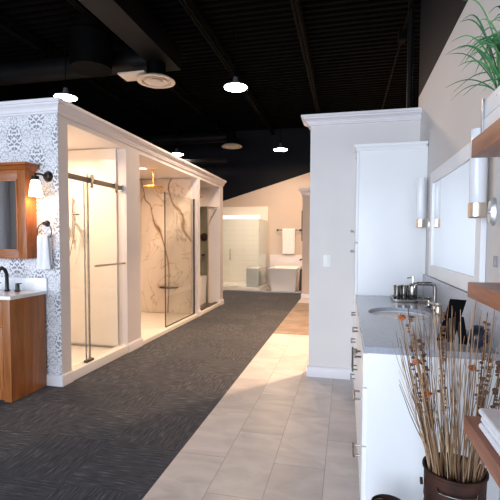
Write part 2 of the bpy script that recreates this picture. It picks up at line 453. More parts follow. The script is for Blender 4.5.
struct('ceiling_shower', MB().box(XB, XL-.12, 3.5, 4.57, 2.44, 2.50).box(XB, XL-.12, 4.9, 7.03, 2.44, 2.50).box(XB, XL-.12, 7.15, 8.37, 2.44, 2.50), 'wall_paint')

def crown(sgn=1):
    # (outward, z) profile, outward >= 0
    return [(0, 2.475), (.022, 2.475), (.022, 2.497), (.034, 2.500), (.034, 2.510), (.042, 2.530), (.058, 2.552), (.078, 2.566), (.078, 2.582), (.095, 2.585), (.095, 2.622), (0, 2.622)]
c = crown()
mb = MB()
mb.prism([(XL+p, z) for p, z in c], 'y', YW, 8.58, caps=True) if False else None
# mitred run: end points shift with the outward distance
def mitre_run(c, path):
    """path: list of (x,y) corner points with outward bisectors (ox,oy) scaled"""
    t = MB(); vs = []; n = len(c)
    for (x, y, ox, oy) in path:
        vs += [(x+ox*p, y+oy*p, z) for p, z in c]
    fs = []
    for k in range(len(path)-1):
        for i in range(n):
            j = (i+1) % n; fs.append((k*n+i, k*n+j, (k+1)*n+j, (k+1)*n+i))
    fs.append(tuple(range(n))[::-1]); fs.append(tuple(range((len(path)-1)*n, len(path)*n)))
    t.poly(vs, fs); bmesh.ops.recalc_face_normals(t.bm, faces=t.bm.faces); return t
struct('trim_1', mitre_run([(p*.65, 2.485+(z-2.475)*.81) for p, z in c], [(-7.5, YW, 0, -1), (XL, YW, 1, -1), (XL, 8.58, 1, 1), (XB-.1, 8.58, 0, 1)]), 'trim')
struct('wall_left_cap', MB().box(-7.5, XL, YW+.01, 8.58, 2.56, 2.60), 'trim')
bb = [(0, 0), (.018, 0), (.018, .088), (.012, .10), (.006, .105), (0, .105)]
struct('baseboard_left', mitre_run(bb, [(-2.69, YW, 0, -1), (XL, YW, 1, -1), (XL, 3.5, 1, 0)]), 'trim')
struct('baseboard_left.001', mitre_run(bb, [(XL-.07, 4.57, 0, -1), (XL, 4.57, 1, -1), (XL, 4.90, 1, 1), (XL-.07, 4.90, 0, 1)]), 'trim')
struct('baseboard_left.002', mitre_run(bb, [(XL, 7.03, 1, 0), (XL, 7.15, 1, 0)]), 'trim')
struct('baseboard_left.003', mitre_run(bb, [(XL, 8.37, 1, 0), (XL, 8.58, 1, 1), (XB, 8.58, 0, 1)]), 'trim')

# ---- middle wall
struct('wall_middle', MB().box(XM, XR, YM, YM+.14, 0, 2.50), 'greige')
struct('trim_2', mitre_run([(p*.9, 2.462+(z-2.475)*.60) for p, z in c], [(XM, YM+.14, -1, 1), (XM, YM, -1, -1), (XR, YM, 0, -1)]), 'trim')
struct('wall_middle_cap', MB().box(XM, XR, YM+.005, YM+.14, 2.5, 2.548), 'trim')
struct('baseboard_middle', mitre_run(bb, [(XM, YM+.14, -1, 1), (XM, YM, -1, -1), (.10, YM, 0, -1)]), 'trim')

# ---- far right partition
struct('wall_bay', MB().box(-1.0, 2.2, 9.9, 11.0, 0, 2.45), 'beige_far')
struct('trim_3', mitre_run([(p*.9, z-.07) for p, z in c], [(-1.0, 11.0, -1, 1), (-1.0, 9.9, -1, -1), (2.2, 9.9, 0, -1)]), 'trim')
struct('wall_bay_cap', MB().box(-1.0, 2.2, 9.9, 11.0, 2.45, 2.545), 'trim')
struct('baseboard_bay', mitre_run(bb, [(-1.0, 11.0, -1, 1), (-1.0, 9.9, -1, -1), (2.2, 9.9, 0, -1)]), 'trim')
# far wall wainscot and platform strip
struct('trim_4', MB().box(-2.2, 1.0, 12.34, 12.4, 0, .93, .004), 'trim')
struct('trim_5', MB().box(-4.6, -2.28, 12.36, 12.4, 0, 2.36, .004), 'acrylic')
struct('floor_strip', MB().box(-9, -1.02, 10.75, 10.80, 0, .03, .006), 'galv')

# ------------------------------------------------------------------ ceiling kit
def joist(x, first=None):
    t = thing('ceiling_joist', 'black open-web steel joist running under the corrugated deck', 'joist', (x, -3.3, 4.43), 'black steel ceiling joists')
    MB().box(x-.045, x-.008, -3.3, 12.3, 4.43, 4.46).box(x+.008, x+.045, -3.3, 12.3, 4.43, 4.46).build('bottom_chord', 'black_steel', t, smooth=False)
    MB().box(x-.045, x+.045, -3.3, 12.3, 4.57, 4.61).build('top_chord', 'black_steel', t, smooth=False)
    w = MB(); y = -3.3; k = 0
    while y < 12:
        w.cyl((x, y, 4.445 if k % 2 else 4.58), (x, y+.35, 4.58 if k % 2 else 4.445), .011, seg=6); y += .35; k += 1
    w.build('web', 'black_steel', t)
    return t
j0 = joist(-2.1)
for x in (-4.9, -3.5, -.7): dup(j0, (x, -3.3, 4.43))

def pend(x, y, label):
    t = thing('pendant_lamp', label, 'lamp', (x, y, 3.62), 'round ceiling lamps in a grid')
    MB().cyl((x, y, 3.80), (x, y, 4.62), .008, seg=10).build('stem', 'black_steel', t)
    MB().lathe([(0.0, 3.80), (.03, 3.80), (.04, 3.76), (.06, 3.70), (.16, 3.675), (.185, 3.662), (.185, 3.65), (.175, 3.65), (.0, 3.66)], (x, y, 0), 32).build('housing', 'galv', t)
    MB().lathe([(0, 3.622), (.10, 3.625), (.165, 3.638), (.172, 3.652), (0, 3.652)], (x, y, 0), 32).build('lens', 'lamp_lens', t)
    return t
pl = [pend(-1.65, 6.25, 'glowing round ceiling lamp nearest above the open aisle')]
pl.append(dup(pl[0], (-4.45, 6.1, 3.62), 'glowing round ceiling lamp over the corner of the wallpapered wall'))
pl.append(dup(pl[0], (-1.65, 10.7, 3.62), 'distant glowing round ceiling lamp left of the middle wall'))
pl.append(dup(pl[0], (-4.45, 10.7, 3.62), 'glowing round ceiling lamp half hidden behind the shower crown moulding'))
pl.append(dup(pl[0], (1.15, 6.2, 3.62), 'round ceiling lamp hidden behind the middle wall'))

def alight(name, loc, size, power, color, rot=(0, 0, 0), shape='DISK', sy=None, spread=None):
    l = bpy.data.lights.new(name, 'AREA'); l.shape = shape; l.size = size
    if sy: l.size_y = sy
    l.energy = power; l.color = color
    if spread: l.spread = math.radians(spread)
    o = bpy.data.objects.new(name, l); COL.objects.link(o); o.location = loc; o.rotation_euler = rot
    return o
WARM = (1, .62, .36)
for nm, (x, y), pw in (('a', (-1.65, 6.25), 80), ('b', (-4.45, 6.1), 40), ('c', (-1.65, 10.7), 88), ('d', (-4.45, 10.7), 50), ('e', (1.15, 6.2), 290), ('f', (1.15, 10.7), 110)):
    alight('pendant_light_source', (x, y, 3.61), .34, pw, WARM if nm in 'ef' else (1, .66, .40) if nm == 'c' else (1, .72, .50), spread=118 if nm == 'e' else None)

# ducts
def ductprof(y0, z0, w, h): return [(y0, z0), (y0+w, z0), (y0+w, z0+h), (y0, z0+h)]
t = thing('air_duct', 'large black air duct turning the corner above the wallpapered wall', 'duct', (-3.0, 6.3, 4.0))
mb = MB(); mb.lathe([(.17, 0), (.17, 3.9)], (0, 0, 0), 28).xf(Matrix.Translation((-2.9, 6.3, 4.2)) @ Matrix.Rotation(-PI/2, 4, 'Y')); mb.build('duct_run', 'black_duct', t)
MB().box(-3.02, -2.62, 1.5, 6.5, 4.08, 4.42, .01).build('branch', 'black_duct', t)
mb = MB(); mb.lathe([(.30, 0), (.30, .5), (.22, .56), (.22, .7)], (-3.75, 5.75, 3.9), 28).build('plenum', 'black_steel', t)
def vent(x, y, z, r, label):
    t = thing('ceiling_diffuser', label, 'vent', (x, y, z), 'round supply air vents')
    MB().lathe([(r, 0), (r, .012), (r*.80, .05), (r*.5, .07), (r*.46, .06), (r*.76, .03), (r*.78, .0), (r, 0)], (x, y, z), 36).build('outer_ring', 'diffuser', t)
    MB().lathe([(r*.62, .0), (r*.62, .006), (r*.42, .04), (r*.38, .035), (r*.58, .0), (r*.62, .0)], (x, y, z), 36).build('ring', 'diffuser', t)
    MB().lathe([(0, -.004), (r*.28, .0), (r*.30, .01), (r*.1, .035), (0, .035)], (x, y, z), 30).build('center_cone', 'diffuser', t)
    MB().lathe([(0, .035), (r*.70, .035), (r*.6, .06), (0, .06)], (x, y, z), 30).build('backing', 'diffuser', t)
    MB().lathe([(0, .06), (r*.5, .06), (r*.5, .30), (0, .30)], (x, y, z), 30).build('neck', 'black_steel', t)
    return t
v = vent(-2.90, 6.17, 3.80, .29, 'round white ceiling vent beside the big black duct')
MB().box(-3.42, -2.98, 5.92, 6.22, 3.865, 3.89, .004).build('side_plate', 'diffuser', v)
vent(-2.95, 10.8, 3.80, .27, 'smaller distant round ceiling vent below the far duct')
t = thing('air_duct', 'far black duct ending near the distant ceiling vent', 'duct', (-4.3, 11, 3.98))
MB().lathe([(.13, 0), (.13, 2.8)], (0, 0, 0), 24).xf(Matrix.Translation((-2.9, 11.0, 4.11)) @ Matrix.Rotation(-PI/2, 4, 'Y')).build('duct_run', 'black_duct', t)
MB().cyl((-3.0, 10.9, 3.95), (-2.95, 10.8, 4.1), .14).build('boot', 'black_duct', t)
o = recenter(MB().box(-4.9, -3.15, 10.85, 11.15, 3.45, 3.54, .01).cyl((-4.6, 10.86, 3.5), (-4.6, 10.86, 4.61), .006, seg=6).cyl((-3.4, 10.86, 3.5), (-3.4, 10.86, 4.61), .006, seg=6).build('cable_tray', 'black_duct')); tag(o, 'long flat black tray hanging below the far duct', 'tray')
o = recenter(MB().cyl((.62, 4.7, 0), (.62, 4.7, 4.62), .03).build('drain_pipe', 'black_duct')); tag(o, 'black vertical pipe rising behind the middle wall', 'pipe')
o = recenter(MB().cyl((.60, 1, 3.72), (.60, 8.2, 3.72), .012).box(.56, .64, 5.2, 5.32, 3.66, 3.78, .005).build('conduit', 'black_steel')); tag(o, 'thin conduit with junction box near the upper right wall', 'conduit')

# ------------------------------------------------------------------ shower 1 (sliding glass door)
s = MB().box(XB, XB+.02, 3.5, 4.57, .08, 2.43).box(XB+.02, XL-.12, 4.545, 4.57, .08, 2.43).box(XB+.02, XL-.12, 3.5, 3.525, .08, 2.43)
struct('wall_shower_lining', s, 'acrylic')
t = thing('shower_pan', 'white shower base behind the sliding glass door', 'shower base', (-3.05, 4.03, 0))
MB().box(XB+.02, XL-.10, 3.525, 4.545, 0, .05, .004).build('pan', 'acrylic', t)
MB().box(XL-.10, XL+.012, 3.5, 4.57, 0, .095, .01).build('curb', 'acrylic', t)
t = thing('sliding_shower_door', 'frameless sliding glass shower door with brushed nickel top rail', 'shower door', (XL-.06, 4.03, .095))
MB().box(-2.612, -2.604, 3.505, 3.90, .10, 2.03).build('fixed_glass', 'glass', t)
MB().box(-2.588, -2.580, 3.80, 4.53, .11, 1.93).build('sliding_glass', 'glass', t)
MB().box(-2.618, -2.600, 3.895, 3.905, .10, 2.03).build('glass_edge', 'galv', t)
MB().box(-2.590, -2.578, 3.798, 3.804, .11, 1.93).build('glass_edge', 'galv', t)
MB().box(-2.603, -2.589, 3.50, 4.57, 1.938, 1.992, .003).build('rail', 'taupe_nickel', t)
for y in (3.93, 4.40):
    r = MB().cyl((-2.588, y, 2.0), (-2.568, y, 2.0), .028).build('roller', 'nickel', t); 
    MB().box(-2.585, -2.572, y-.022, y+.022, 1.89, 1.995, .003).build('hanger', 'nickel', r)
MB().box(-2.625, -2.575, 4.535, 4.57, 1.93, 2.0, .004).build('end_bracket', 'nickel', t)
MB().box(-2.625, -2.575, 3.50, 3.53, 1.93, 2.0, .004).build('end_bracket', 'nickel', t)
hb = MB().tube([(-2.53, 3.90, 1.08), (-2.53, 4.50, 1.08)], .012).cyl((-2.58, 4.02, 1.08), (-2.53, 4.02, 1.08), .008).cyl((-2.58, 4.46, 1.08), (-2.53, 4.46, 1.08), .008).build('towel_bar', 'nickel', t)
MB().box(-2.60, -2.56, 3.78, 3.90, .095, .12, .003).build('floor_guide', 'dark_frame', t)
t = thing('hand_shower', 'chrome hand shower with slide bar and hose inside the nearest shower', 'hand shower', (-3.25, 4.53, 1.2))
MB().cyl((-3.22, 4.50, 1.32), (-3.22, 4.50, 1.86), .010).cyl((-3.22, 4.545, 1.34), (-3.22, 4.5, 1.34), .012).cyl((-3.22, 4.545, 1.84), (-3.22, 4.5, 1.84), .012).build('slide_bar', 'nickel', t)
MB().cyl((-3.22, 4.50, 1.64), (-3.10, 4.40, 1.66), .014).lathe([(0, 0), (.045, 0), (.05, .015), (.02, .03), (0, .03)], (-3.09, 4.39, 1.64)).build('head', 'nickel', t)
MB().tube([(-3.12, 4.42, 1.65), (-3.16, 4.44, 1.4), (-3.24, 4.46, 1.15), (-3.32, 4.47, 1.2), (-3.34, 4.5, 1.38)], .006).build('hose', 'nickel', t)
MB().lathe([(0, 4.50), (.075, 4.51), (.08, 4.545)], (-3.34, 0, 1.45), axis='y').build('valve_plate', 'nickel', t)

# ------------------------------------------------------------------ shower 2 (marble)
s = MB().box(XB, XB+.02, 4.9, 7.03, .05, 2.43).box(XB+.02, XL-.12, 7.01, 7.03, .05, 2.43).box(XB+.02, XL-.12, 4.9, 4.92, .05, 2.43)
struct('wall_marble', s, 'marble')
t = thing('shower_pan', 'low white shower base in the marble shower', 'shower base', (-3.05, 5.96, 0))
MB().box(XB+.02, XL-.08, 4.92, 7.01, 0, .045, .004).build('pan', 'shower_base2', t)
MB().box(XL-.08, XL+.012, 4.905, 7.025, 0, .055, .006).build('curb', 'shower_base2', t)
t = thing('fixed_glass_panel', 'tall fixed glass screen in front of the marble shower', 'glass panel', (-2.6, 6.4, .055))
MB().box(-2.605, -2.595, 5.79, 7.0, .06, 2.06).build('glass_pane', 'glass2', t)
MB().box(-2.608, -2.592, 5.782, 5.79, .06, 2.06).build('edge_trim', 'dark_frame', t)
MB().box(-2.611, -2.589, 6.985, 7.01, .055, 2.07).build('wall_channel', 'bronze', t)
MB().box(-2.611, -2.589, 5.79, 7.0, .055, .068).build('bottom_channel', 'bronze', t)
t = thing('rain_shower_head', 'round gold rain shower head hanging from the shower ceiling', 'shower head', (-2.93, 6.1, 2.17))
MB().lathe([(0, 0), (.150, 0), (.155, .008), (.150, .016), (.03, .022), (.018, .05), (0, .05)], (-2.93, 6.1, 2.165), 36).build('head', 'gold', t)
MB().cyl((-2.93, 6.1, 2.2), (-2.93, 6.1, 2.44), .010).build('arm', 'gold', t)
MB().lathe([(0, 0), (.03, 0), (.03, -.012), (0, -.014)], (-2.93, 6.1, 2.44)).build('ceiling_flange', 'gold', t)
o = MB().poly([], []) if False else None
mb = MB(); mb.prism([(-3.24, 7.009), (-2.90, 7.009), (-2.92, 6.92), (-2.99, 6.87), (-3.15, 6.87), (-3.22, 6.92)], 'z', .50, .525)
mb.xf(Matrix.Identity(4)); o = mb.build('corner_shelf', 'bronze'); recenter(o); tag(o, 'dark corner foot shelf low on the marble shower wall', 'shelf')
# ------------------------------------------------------------------ shower 3
s = MB().box(XB, XB+.02, 7.15, 8.35, .05, 2.05).box(XB+.02, -2.79, 8.35, 8.37, .05, 2.05); struct('wall_olive_tile', s, 'tile_dark')
t = thing('shower_pan', 'dark slate shower base in the far narrow shower', 'shower base', (-3.05, 7.75, 0))
MB().box(XB+.02, XL-.10, 7.16, 8.35, 0, .05, .004).build('pan', 'floor_dark', t)
MB().box(XL-.10, XL+.01, 7.155, 8.365, 0, .06, .006).build('curb', 'shower_base2', t)
MB().box(XL-.095, XL-.03, 7.155, 8.30, .06, .085, .003).build('threshold', 'bronze', t)
t = thing('shower_valve', 'round dark shower control on the olive tile of the far shower', 'valve', (-2.88, 8.34, 1.42))
MB().lathe([(0, 8.32), (.075, 8.325), (.085, 8.35)], (-2.88, 0, 1.42), axis='y').build('plate', 'bronze', t)
MB().cyl((-2.88, 8.33, 1.42), (-2.88, 8.28, 1.42), .022).cyl((-2.88, 8.29, 1.42), (-2.83, 8.29, 1.40), .007).build('handle', 'bronze', t)
MB().cyl((-2.87, 8.35, 1.05), (-2.87, 8.2, 1.05), .018).build('tub_spout', 'bronze', t)
t = thing('tub_reflection_block', 'white tapered block imitating the bathtub reflection in the far narrow shower', 'bench', (-2.92, 8.2, .05))  # solid block stands in for the bathtub mirrored in the shower glass
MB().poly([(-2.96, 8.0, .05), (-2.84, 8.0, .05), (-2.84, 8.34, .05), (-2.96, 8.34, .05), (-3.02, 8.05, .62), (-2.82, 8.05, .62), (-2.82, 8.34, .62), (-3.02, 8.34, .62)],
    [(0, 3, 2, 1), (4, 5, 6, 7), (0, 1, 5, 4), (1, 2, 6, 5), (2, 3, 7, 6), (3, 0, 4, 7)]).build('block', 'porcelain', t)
t = thing('rain_shower_head', 'round bronze shower head high in the far narrow shower', 'shower head', (-2.9, 7.9, 2.2))
MB().lathe([(0, 0), (.13, 0), (.13, .012), (.02, .03), (0, .03)], (-2.9, 7.95, 2.20), 30).build('head', 'gold', t)
MB().cyl((-2.9, 7.95, 2.22), (-2.9, 7.95, 2.44), .010).build('arm', 'gold', t)
o = MB().cyl((-2.785, 8.36, 1.70), (-2.60, 8.30, 2.02), .012).cyl((-2.80, 8.355, 2.03), (-2.56, 8.30, 2.03), .012).build('support_bar', 'champagne'); recenter(o); tag(o, 'slanted metal brace on the end wall of the far shower', 'brace')
o = MB().box(-2.80, -2.785, 8.34, 8.37, .05, 2.05).build('edge_strip', 'champagne'); recenter(o); tag(o, 'thin bright vertical strip edging the olive tile', 'trim strip')

# downlights
def downlight(x, y, label, pw):
    t = thing('recessed_downlight', label, 'downlight', (x, y, 2.43), 'recessed shower downlights')
    MB().lathe([(.055, .0), (.075, -.003), (.078, .006), (.055, .008), (.055, .0)], (x, y, 2.435), 28).build('trim_ring', 'trim', t)
    MB().lathe([(0, .004), (.056, .004), (.056, .009), (0, .009)], (x, y, 2.432), 28).build('lens', 'down_lens', t)
    alight('downlight_source', (x, y, 2.428), .10, pw, (1, .68, .45), spread=160)
downlight(-3.02, 5.94, 'glowing recessed ceiling light near the gold shower head', 20)
downlight(-3.0, 7.7, 'recessed ceiling light in the far narrow shower', 8)
downlight(-3.1, 3.95, 'recessed ceiling light over the sliding door shower', 24)

# ------------------------------------------------------------------ left vanity
t = thing('vanity_cabinet', 'honey brown wood vanity cabinet against the damask wallpaper', 'vanity', (-3.5, 3.14, 0))
X0, X1, Y0 = -4.3, -2.70, 2.93
MB().box(X0, X1, Y0+.02, YW-.02, .0, .855, .002).build('carcass', 'oak', t)
MB().box(X1-.002, X1+.012, Y0+.0, YW-.02, 0, .855, .003).build('end_panel', 'oak', t)
MB().box(X1-.06, X1+.014, Y0-.012, Y0+.05, 0, .855, .004).build('corner_post', 'oak', t)
for i in range(3):
    a = X0+.02+i*.51
    d = MB().box(a, a+.49, Y0-.004, Y0+.02, .10, .62, .005).box(a+.06, a+.43, Y0+.0, Y0+.016, .16, .56).build('door', 'oak', t)
    MB().sphere((a+.44, Y0-.018, .52), .016).build('knob', 'black_metal', d)
    d = MB().box(a, a+.49, Y0-.004, Y0+.02, .64, .84, .005).build('drawer', 'oak', t)
    MB().sphere((a+.245, Y0-.018, .74), .016).build('knob', 'black_metal', d)
o = MB().box(X0-.02, X1+.03, Y0-.02, YW-.022, .856, .886, .005).build('vanity_top', 'quartz_white')
tw = thing('vanity_countertop', 'white countertop with backsplash on the wooden vanity', 'countertop', (-3.5, 3.14, .856))
o.parent = tw; o.data.transform(Matrix.Translation(-tw.location)); o.name = 'slab'
MB().box(X0-.02, X1+.03, YW-.022, YW-.001, .856, 1.0, .003).build('backsplash', 'quartz_white', tw)
t = thing('faucet', 'black arched faucet with side handles on the white countertop', 'faucet', (-3.0, 3.2, .886))
cx, cy, z0 = -2.985, 3.22, .886
MB().lathe([(.024, 0), (.026, .006), (.018, .012), (.014, .05)], (cx, cy, z0)).tube([(cx, cy, z0+.03), (cx, cy, z0+.15), (cx, cy-.02, z0+.195), (cx, cy-.055, z0+.215), (cx, cy-.09, z0+.195), (cx, cy-.105, z0+.14)], .016, 14).build('spout', 'black_metal', t)
for dx in (-.11, .11):
    MB().lathe([(.024, 0), (.026, .006), (.018, .012), (.017, .075), (.0, .078)], (cx+dx, cy, z0)).tube([(cx+dx, cy, z0+.068), (cx+dx+.05, cy-.012, z0+.075)], .006).build('handle', 'black_metal', t)

# mirror cabinet
t = thing('mirror_cabinet', 'wooden mirror cabinet with moulded top on the damask wallpaper', 'cabinet', (-3.2, 3.29, 1.17))
a0, a1, yf = -3.75, -2.775, 3.225
MB().box(a0, a1, yf+.02, YW-.002, 1.18, 1.99, .002).build('case', 'cherry', t)
MB().box(a1-.085, a1, yf, yf+.022, 1.18, 1.98, .004).build('stile', 'cherry', t); MB().box(a0, a0+.085, yf, yf+.022, 1.18, 1.98, .004).build('stile', 'cherry', t)
MB().box(a0+.085, a1-.085, yf, yf+.022, 1.18, 1.25, .003).build('rail', 'cherry_x', t); MB().box(a0+.085, a1-.085, yf, yf+.022, 1.89, 1.98, .003).build('rail', 'cherry_x', t)
MB().box(a0+.085, a0+.10, yf-.006, yf+.01, 1.25, 1.89, .003).box(a1-.10, a1-.085, yf-.006, yf+.01, 1.25, 1.89, .003).box(a0+.1, a1-.1, yf-.006, yf+.01, 1.25, 1.265, .002).box(a0+.1, a1-.1, yf-.006, yf+.01, 1.875, 1.89, .002).build('inner_molding', 'cherry', t)
MB().box(a0+.095, a1-.095, yf+.006, yf+.018, 1.26, 1.88).build('mirror_glass', 'mirror', t)
cc = [(0, 1.97), (.012, 1.975), (.02, 1.995), (.034, 2.008), (.045, 2.012), (.045, 2.032), (0, 2.032)]
mitre_run(cc, [(a0, YW-.005, -1, 0), (a0, yf, -1, -1), (a1, yf, 1, -1), (a1, YW-.005, 1, 0)]).box(a0, a1, yf, YW-.005, 1.985, 2.03).build('cornice', 'cherry_x', t)

# sconce left
t = thing('wall_sconce', 'black wall sconce with glowing glass shade beside the wooden mirror', 'sconce', (-2.66, YW, 1.9))
sx = -2.665
MB().lathe([(0, YW-.035), (.03, YW-.03), (.045, YW-.012), (.05, YW)], (sx+.02, 0, 1.925), axis='y').build('back_plate', 'bronze', t)
MB().tube([(sx+.02, YW-.03, 1.925), (sx+.005, YW-.08, 1.935), (sx-.01, YW-.125, 1.93), (sx-.01, YW-.13, 1.90)], .010).build('arm', 'bronze', t)
MB().lathe([(0, .0), (.03, -.002), (.034, -.03), (.03, -.035), (0, -.035)], (sx-.01, YW-.13, 1.912)).build('socket', 'bronze', t)
MB().lathe([(.030, 1.880), (.040, 1.86), (.050, 1.80), (.058, 1.735), (.055, 1.735), (.047, 1.80), (.037, 1.858), (.027, 1.878), (.030, 1.880)], (sx-.01, YW-.13, 0)).build('lamp_shade', 'lit_shade', t)
MB().sphere((sx-.01, YW-.13, 1.81), .027, sz=1.35).build('bulb', 'bulb', t)
l = bpy.data.lights.new('sconce_light_source', 'POINT'); l.energy = 8; l.color = (1, .56, .26); l.shadow_soft_size = .04
o = bpy.data.objects.new('sconce_light_source', l); COL.objects.link(o); o.location = (sx-.01, YW-.13, 1.755)

# towel ring + towel
t = thing('towel_ring', 'black towel ring mounted on the damask wallpaper', 'towel ring', (-2.63, YW, 1.5))
rx = -2.665
MB().lathe([(0, YW-.05), (.016, YW-.048), (.018, YW-.02), (.028, YW-.01), (.03, YW)], (rx, 0, 1.50), axis='y').build('mount', 'black_metal', t)
MB().tube([(rx+.075*math.sin(a), YW-.04, 1.425-.075*-math.cos(a)) for a in [2*PI*k/28 for k in range(29)]], .005, 8).build('ring', 'black_metal', t)
# draped towel, folded over the ring
def hang_towel(cx, yc, ztop, w, L1, L2, flare=1.15, amp=.008, nf=3, th=.012, gather=.6, seedp=0):
    """cloth hanging over a bar: front length L1, back length L2 in a profile swept across the width"""
    nu, rows = 25, []
    path = []
    for k in range(13): path.append((-th-.002, ztop-L1*(1-k/12)))
    for k in range(1, 6): a = PI*k/6; path.append((-(th+.002)*math.cos(a), ztop+(th)*math.sin(a)))
    for k in range(13): path.append((th+.002, ztop-L2*k/12))
    vs = []; fs = []
    for j, (dy, z) in enumerate(path):
        dn = (ztop-z)/max(L1, 1e-3); ww = w*(gather+(flare-gather)*min(1, max(0, dn))**.6)
        for i in range(nu):
            u = i/(nu-1)-.5
            fy = amp*math.sin(u*nf*2*PI+seedp+dn*1.3)*(1.2-.4*dn)
            vs.append((cx+u*ww+.004*math.sin(dn*5+u*3), yc+dy+fy, z-.006*math.cos(u*9)*max(0, dn)))
    for j in range(len(path)-1):
        for i in range(nu-1):
            fs.append((j*nu+i, j*nu+i+1, (j+1)*nu+i+1, (j+1)*nu+i))
    mb = MB(); mb.poly(vs, fs); bmesh.ops.recalc_face_normals(mb.bm, faces=mb.bm.faces)
    return mb
def solidify(o, th):
    m = o.modifiers.new('s', 'SOLIDIFY'); m.thickness = th; m.offset = 0
    m = o.modifiers.new('b', 'SUBSURF'); m.levels = 1; m.render_levels = 1
o = hang_towel(rx, YW-.05, 1.375, .135, .295, .26, 1.1, .010, 2, .016, .75).build('hand_towel', 'towel'); recenter(o); solidify(o, .014)
tag(o, 'white hand towel hanging from the black towel ring', 'towel')

# ------------------------------------------------------------------ right tall cabinet
t = thing('tall_cabinet', 'tall white linen cabinet standing against the middle wall', 'cabinet', (.37, 3.95, 0))
A0, A1, B0, B1 = .10, XR-.003, 3.742, YM-.004
MB().box(A0, A1, B0, B1, 0, 2.13, .002).build('carcass', 'white_lac', t)
for z0, z1, hz in ((.10, 1.33, 1.25), (1.34, 2.11, 1.44)):
    d = MB().box(A0-.02, A0-.001, B0+.006, B1-.006, z0, z1, .003).build('door', 'white_lac', t)
    MB().cyl((A0-.02, B1-.05, hz), (A0-.045, B1-.05, hz), .006).sphere((A0-.05, B1-.05, hz), .013).build('knob', 'nickel', d)
mitre_run([(0, 2.11), (.008, 2.115), (.014, 2.135), (.026, 2.145), (.026, 2.165), (0, 2.165)], [(A0-.015, B1, -1, 0), (A0-.015, B0, -1, -1), (A1-.03, B0, 1, -1), (A1-.03, B1, 1, 0)]).box(A0-.015, A1-.005, B0, B1, 2.13, 2.163).build('cornice', 'white_lac', t)

# right vanity
t = thing('vanity_cabinet', 'white bathroom vanity with drawers along the right wall', 'vanity', (.37, 2.83, 0))
V0, V1 = 1.93, 3.738
MB().box(.105, A1, V0, V1, .10, .853, .002).box(.16, A1, V0+.01, V1, 0, .10).build('carcass', 'white_lac', t)
MB().box(.10, A1, V0-.004, V0+.012, 0, .853, .002).build('side_panel', 'white_lac', t)
def drawer(y0, y1, z0, z1, pull=.14):
    d = MB().box(.082, .104, y0, y1, z0, z1, .003).build('drawer', 'white_lac', t)
    yc, zc = (y0+y1)/2, (z0+z1)/2
    MB().tube([(.052, yc-pull/2, zc), (.052, yc+pull/2, zc)], .006, 8).cyl((.052, yc-pull/2+.015, zc), (.083, yc-pull/2+.015, zc), .005, seg=8).cyl((.052, yc+pull/2-.015, zc), (.083, yc+pull/2-.015, zc), .005, seg=8).build('handle', 'pewter', d)
for y0, y1 in ((V0+.012, 2.50), (3.17, V1-.012)):
    for z0, z1 in ((.105, .415), (.42, .685), (.69, .845)): drawer(y0, y1, z0, z1)
drawer(2.51, 3.16, .69, .845)
for y0, y1, hy in ((2.51, 2.832, 2.79), (2.838, 3.16, 2.88)):
    d = MB().box(.082, .104, y0, y1, .105, .685, .003).build('door', 'white_lac', t)
    MB().tube([(.052, hy, .50), (.052, hy, .64)], .006, 8).cyl((.052, hy, .515), (.083, hy, .515), .005, seg=8).cyl((.052, hy, .625), (.083, hy, .625), .005, seg=8).build('handle', 'pewter', d)

# countertop with elliptical sink cut-out
SX, SY, RX, RY = .345, 2.88, .195, .225
t = thing('vanity_countertop', 'polished grey countertop with backsplash on the white vanity', 'countertop', (.37, 2.83, .855))
x0, x1, y0, y1, zt, zb = .085, A1, 1.915, 3.740, .883, .854
N = 64; vs = []; fs = []
def rectpt(a):
    dx, dy = math.cos(a), math.sin(a)
    tx = ((x1-SX) if dx > 0 else (SX-x0))/max(abs(dx), 1e-9); ty = ((y1-SY) if dy > 0 else (SY-y0))/max(abs(dy), 1e-9)
    k = min(tx, ty); return (SX+dx*k, SY+dy*k)
angs = [2*PI*i/N for i in range(N)] + [math.atan2(b-SY, a-SX) % (2*PI) for a in (x0, x1) for b in (y0, y1)]
angs = sorted(set(angs)); N = len(angs)
for a in angs:
    ex, ey = SX+RX*math.cos(a), SY+RY*math.sin(a); qx, qy = rectpt(a)
    vs += [(ex, ey, zt), (qx, qy, zt), (ex, ey, zb), (qx, qy, zb)]
for i in range(N):
    j = (i+1) % N; a, b = 4*i, 4*j
    fs += [(a, a+1, b+1, b), (a+2, b+2, b+3, a+3), (a+1, a+3, b+3, b+1), (a, b, b+2, a+2)]
mb = MB(); mb.poly(vs, fs); bmesh.ops.recalc_face_normals(mb.bm, faces=mb.bm.faces); mb.build('slab', 'quartz_grey', t)
MB().box(XR-.024, XR-.003, y0, y1, zt+.0005, 1.076, .002).build('backsplash', 'quartz_splash', t)
MB().box(A0+.0, XR-.026, y1-.02, y1-.001, zt+.0005, zt+.012, .001).build('side_splash', 'quartz_grey', t) if False else None
t = thing('sink', 'white oval undermount sink in the grey countertop', 'sink', (SX, SY, .72))
pr_ = [(1.04, zb-.001), (1.0, zb-.001), (.985, zb-.02), (.93, zb-.07), (.78, zb-.12), (.5, zb-.145), (.12, zb-.15), (0, zb-.15)]
mb = MB(); mb.lathe([(r, z) for r, z in pr_], (0, 0, 0), 48, sx=RX, sy=RY).xf(Matrix.Translation((SX, SY, 0))); 
o = mb.build('basin', 'porcelain', t); m = o.modifiers.new('s', 'SOLIDIFY'); m.thickness = .008; m.offset = 1
MB().lathe([(0, zb-.146), (.022, zb-.146), (.024, zb-.149)], (SX, SY, 0), 20).build('drain', 'chrome', t)

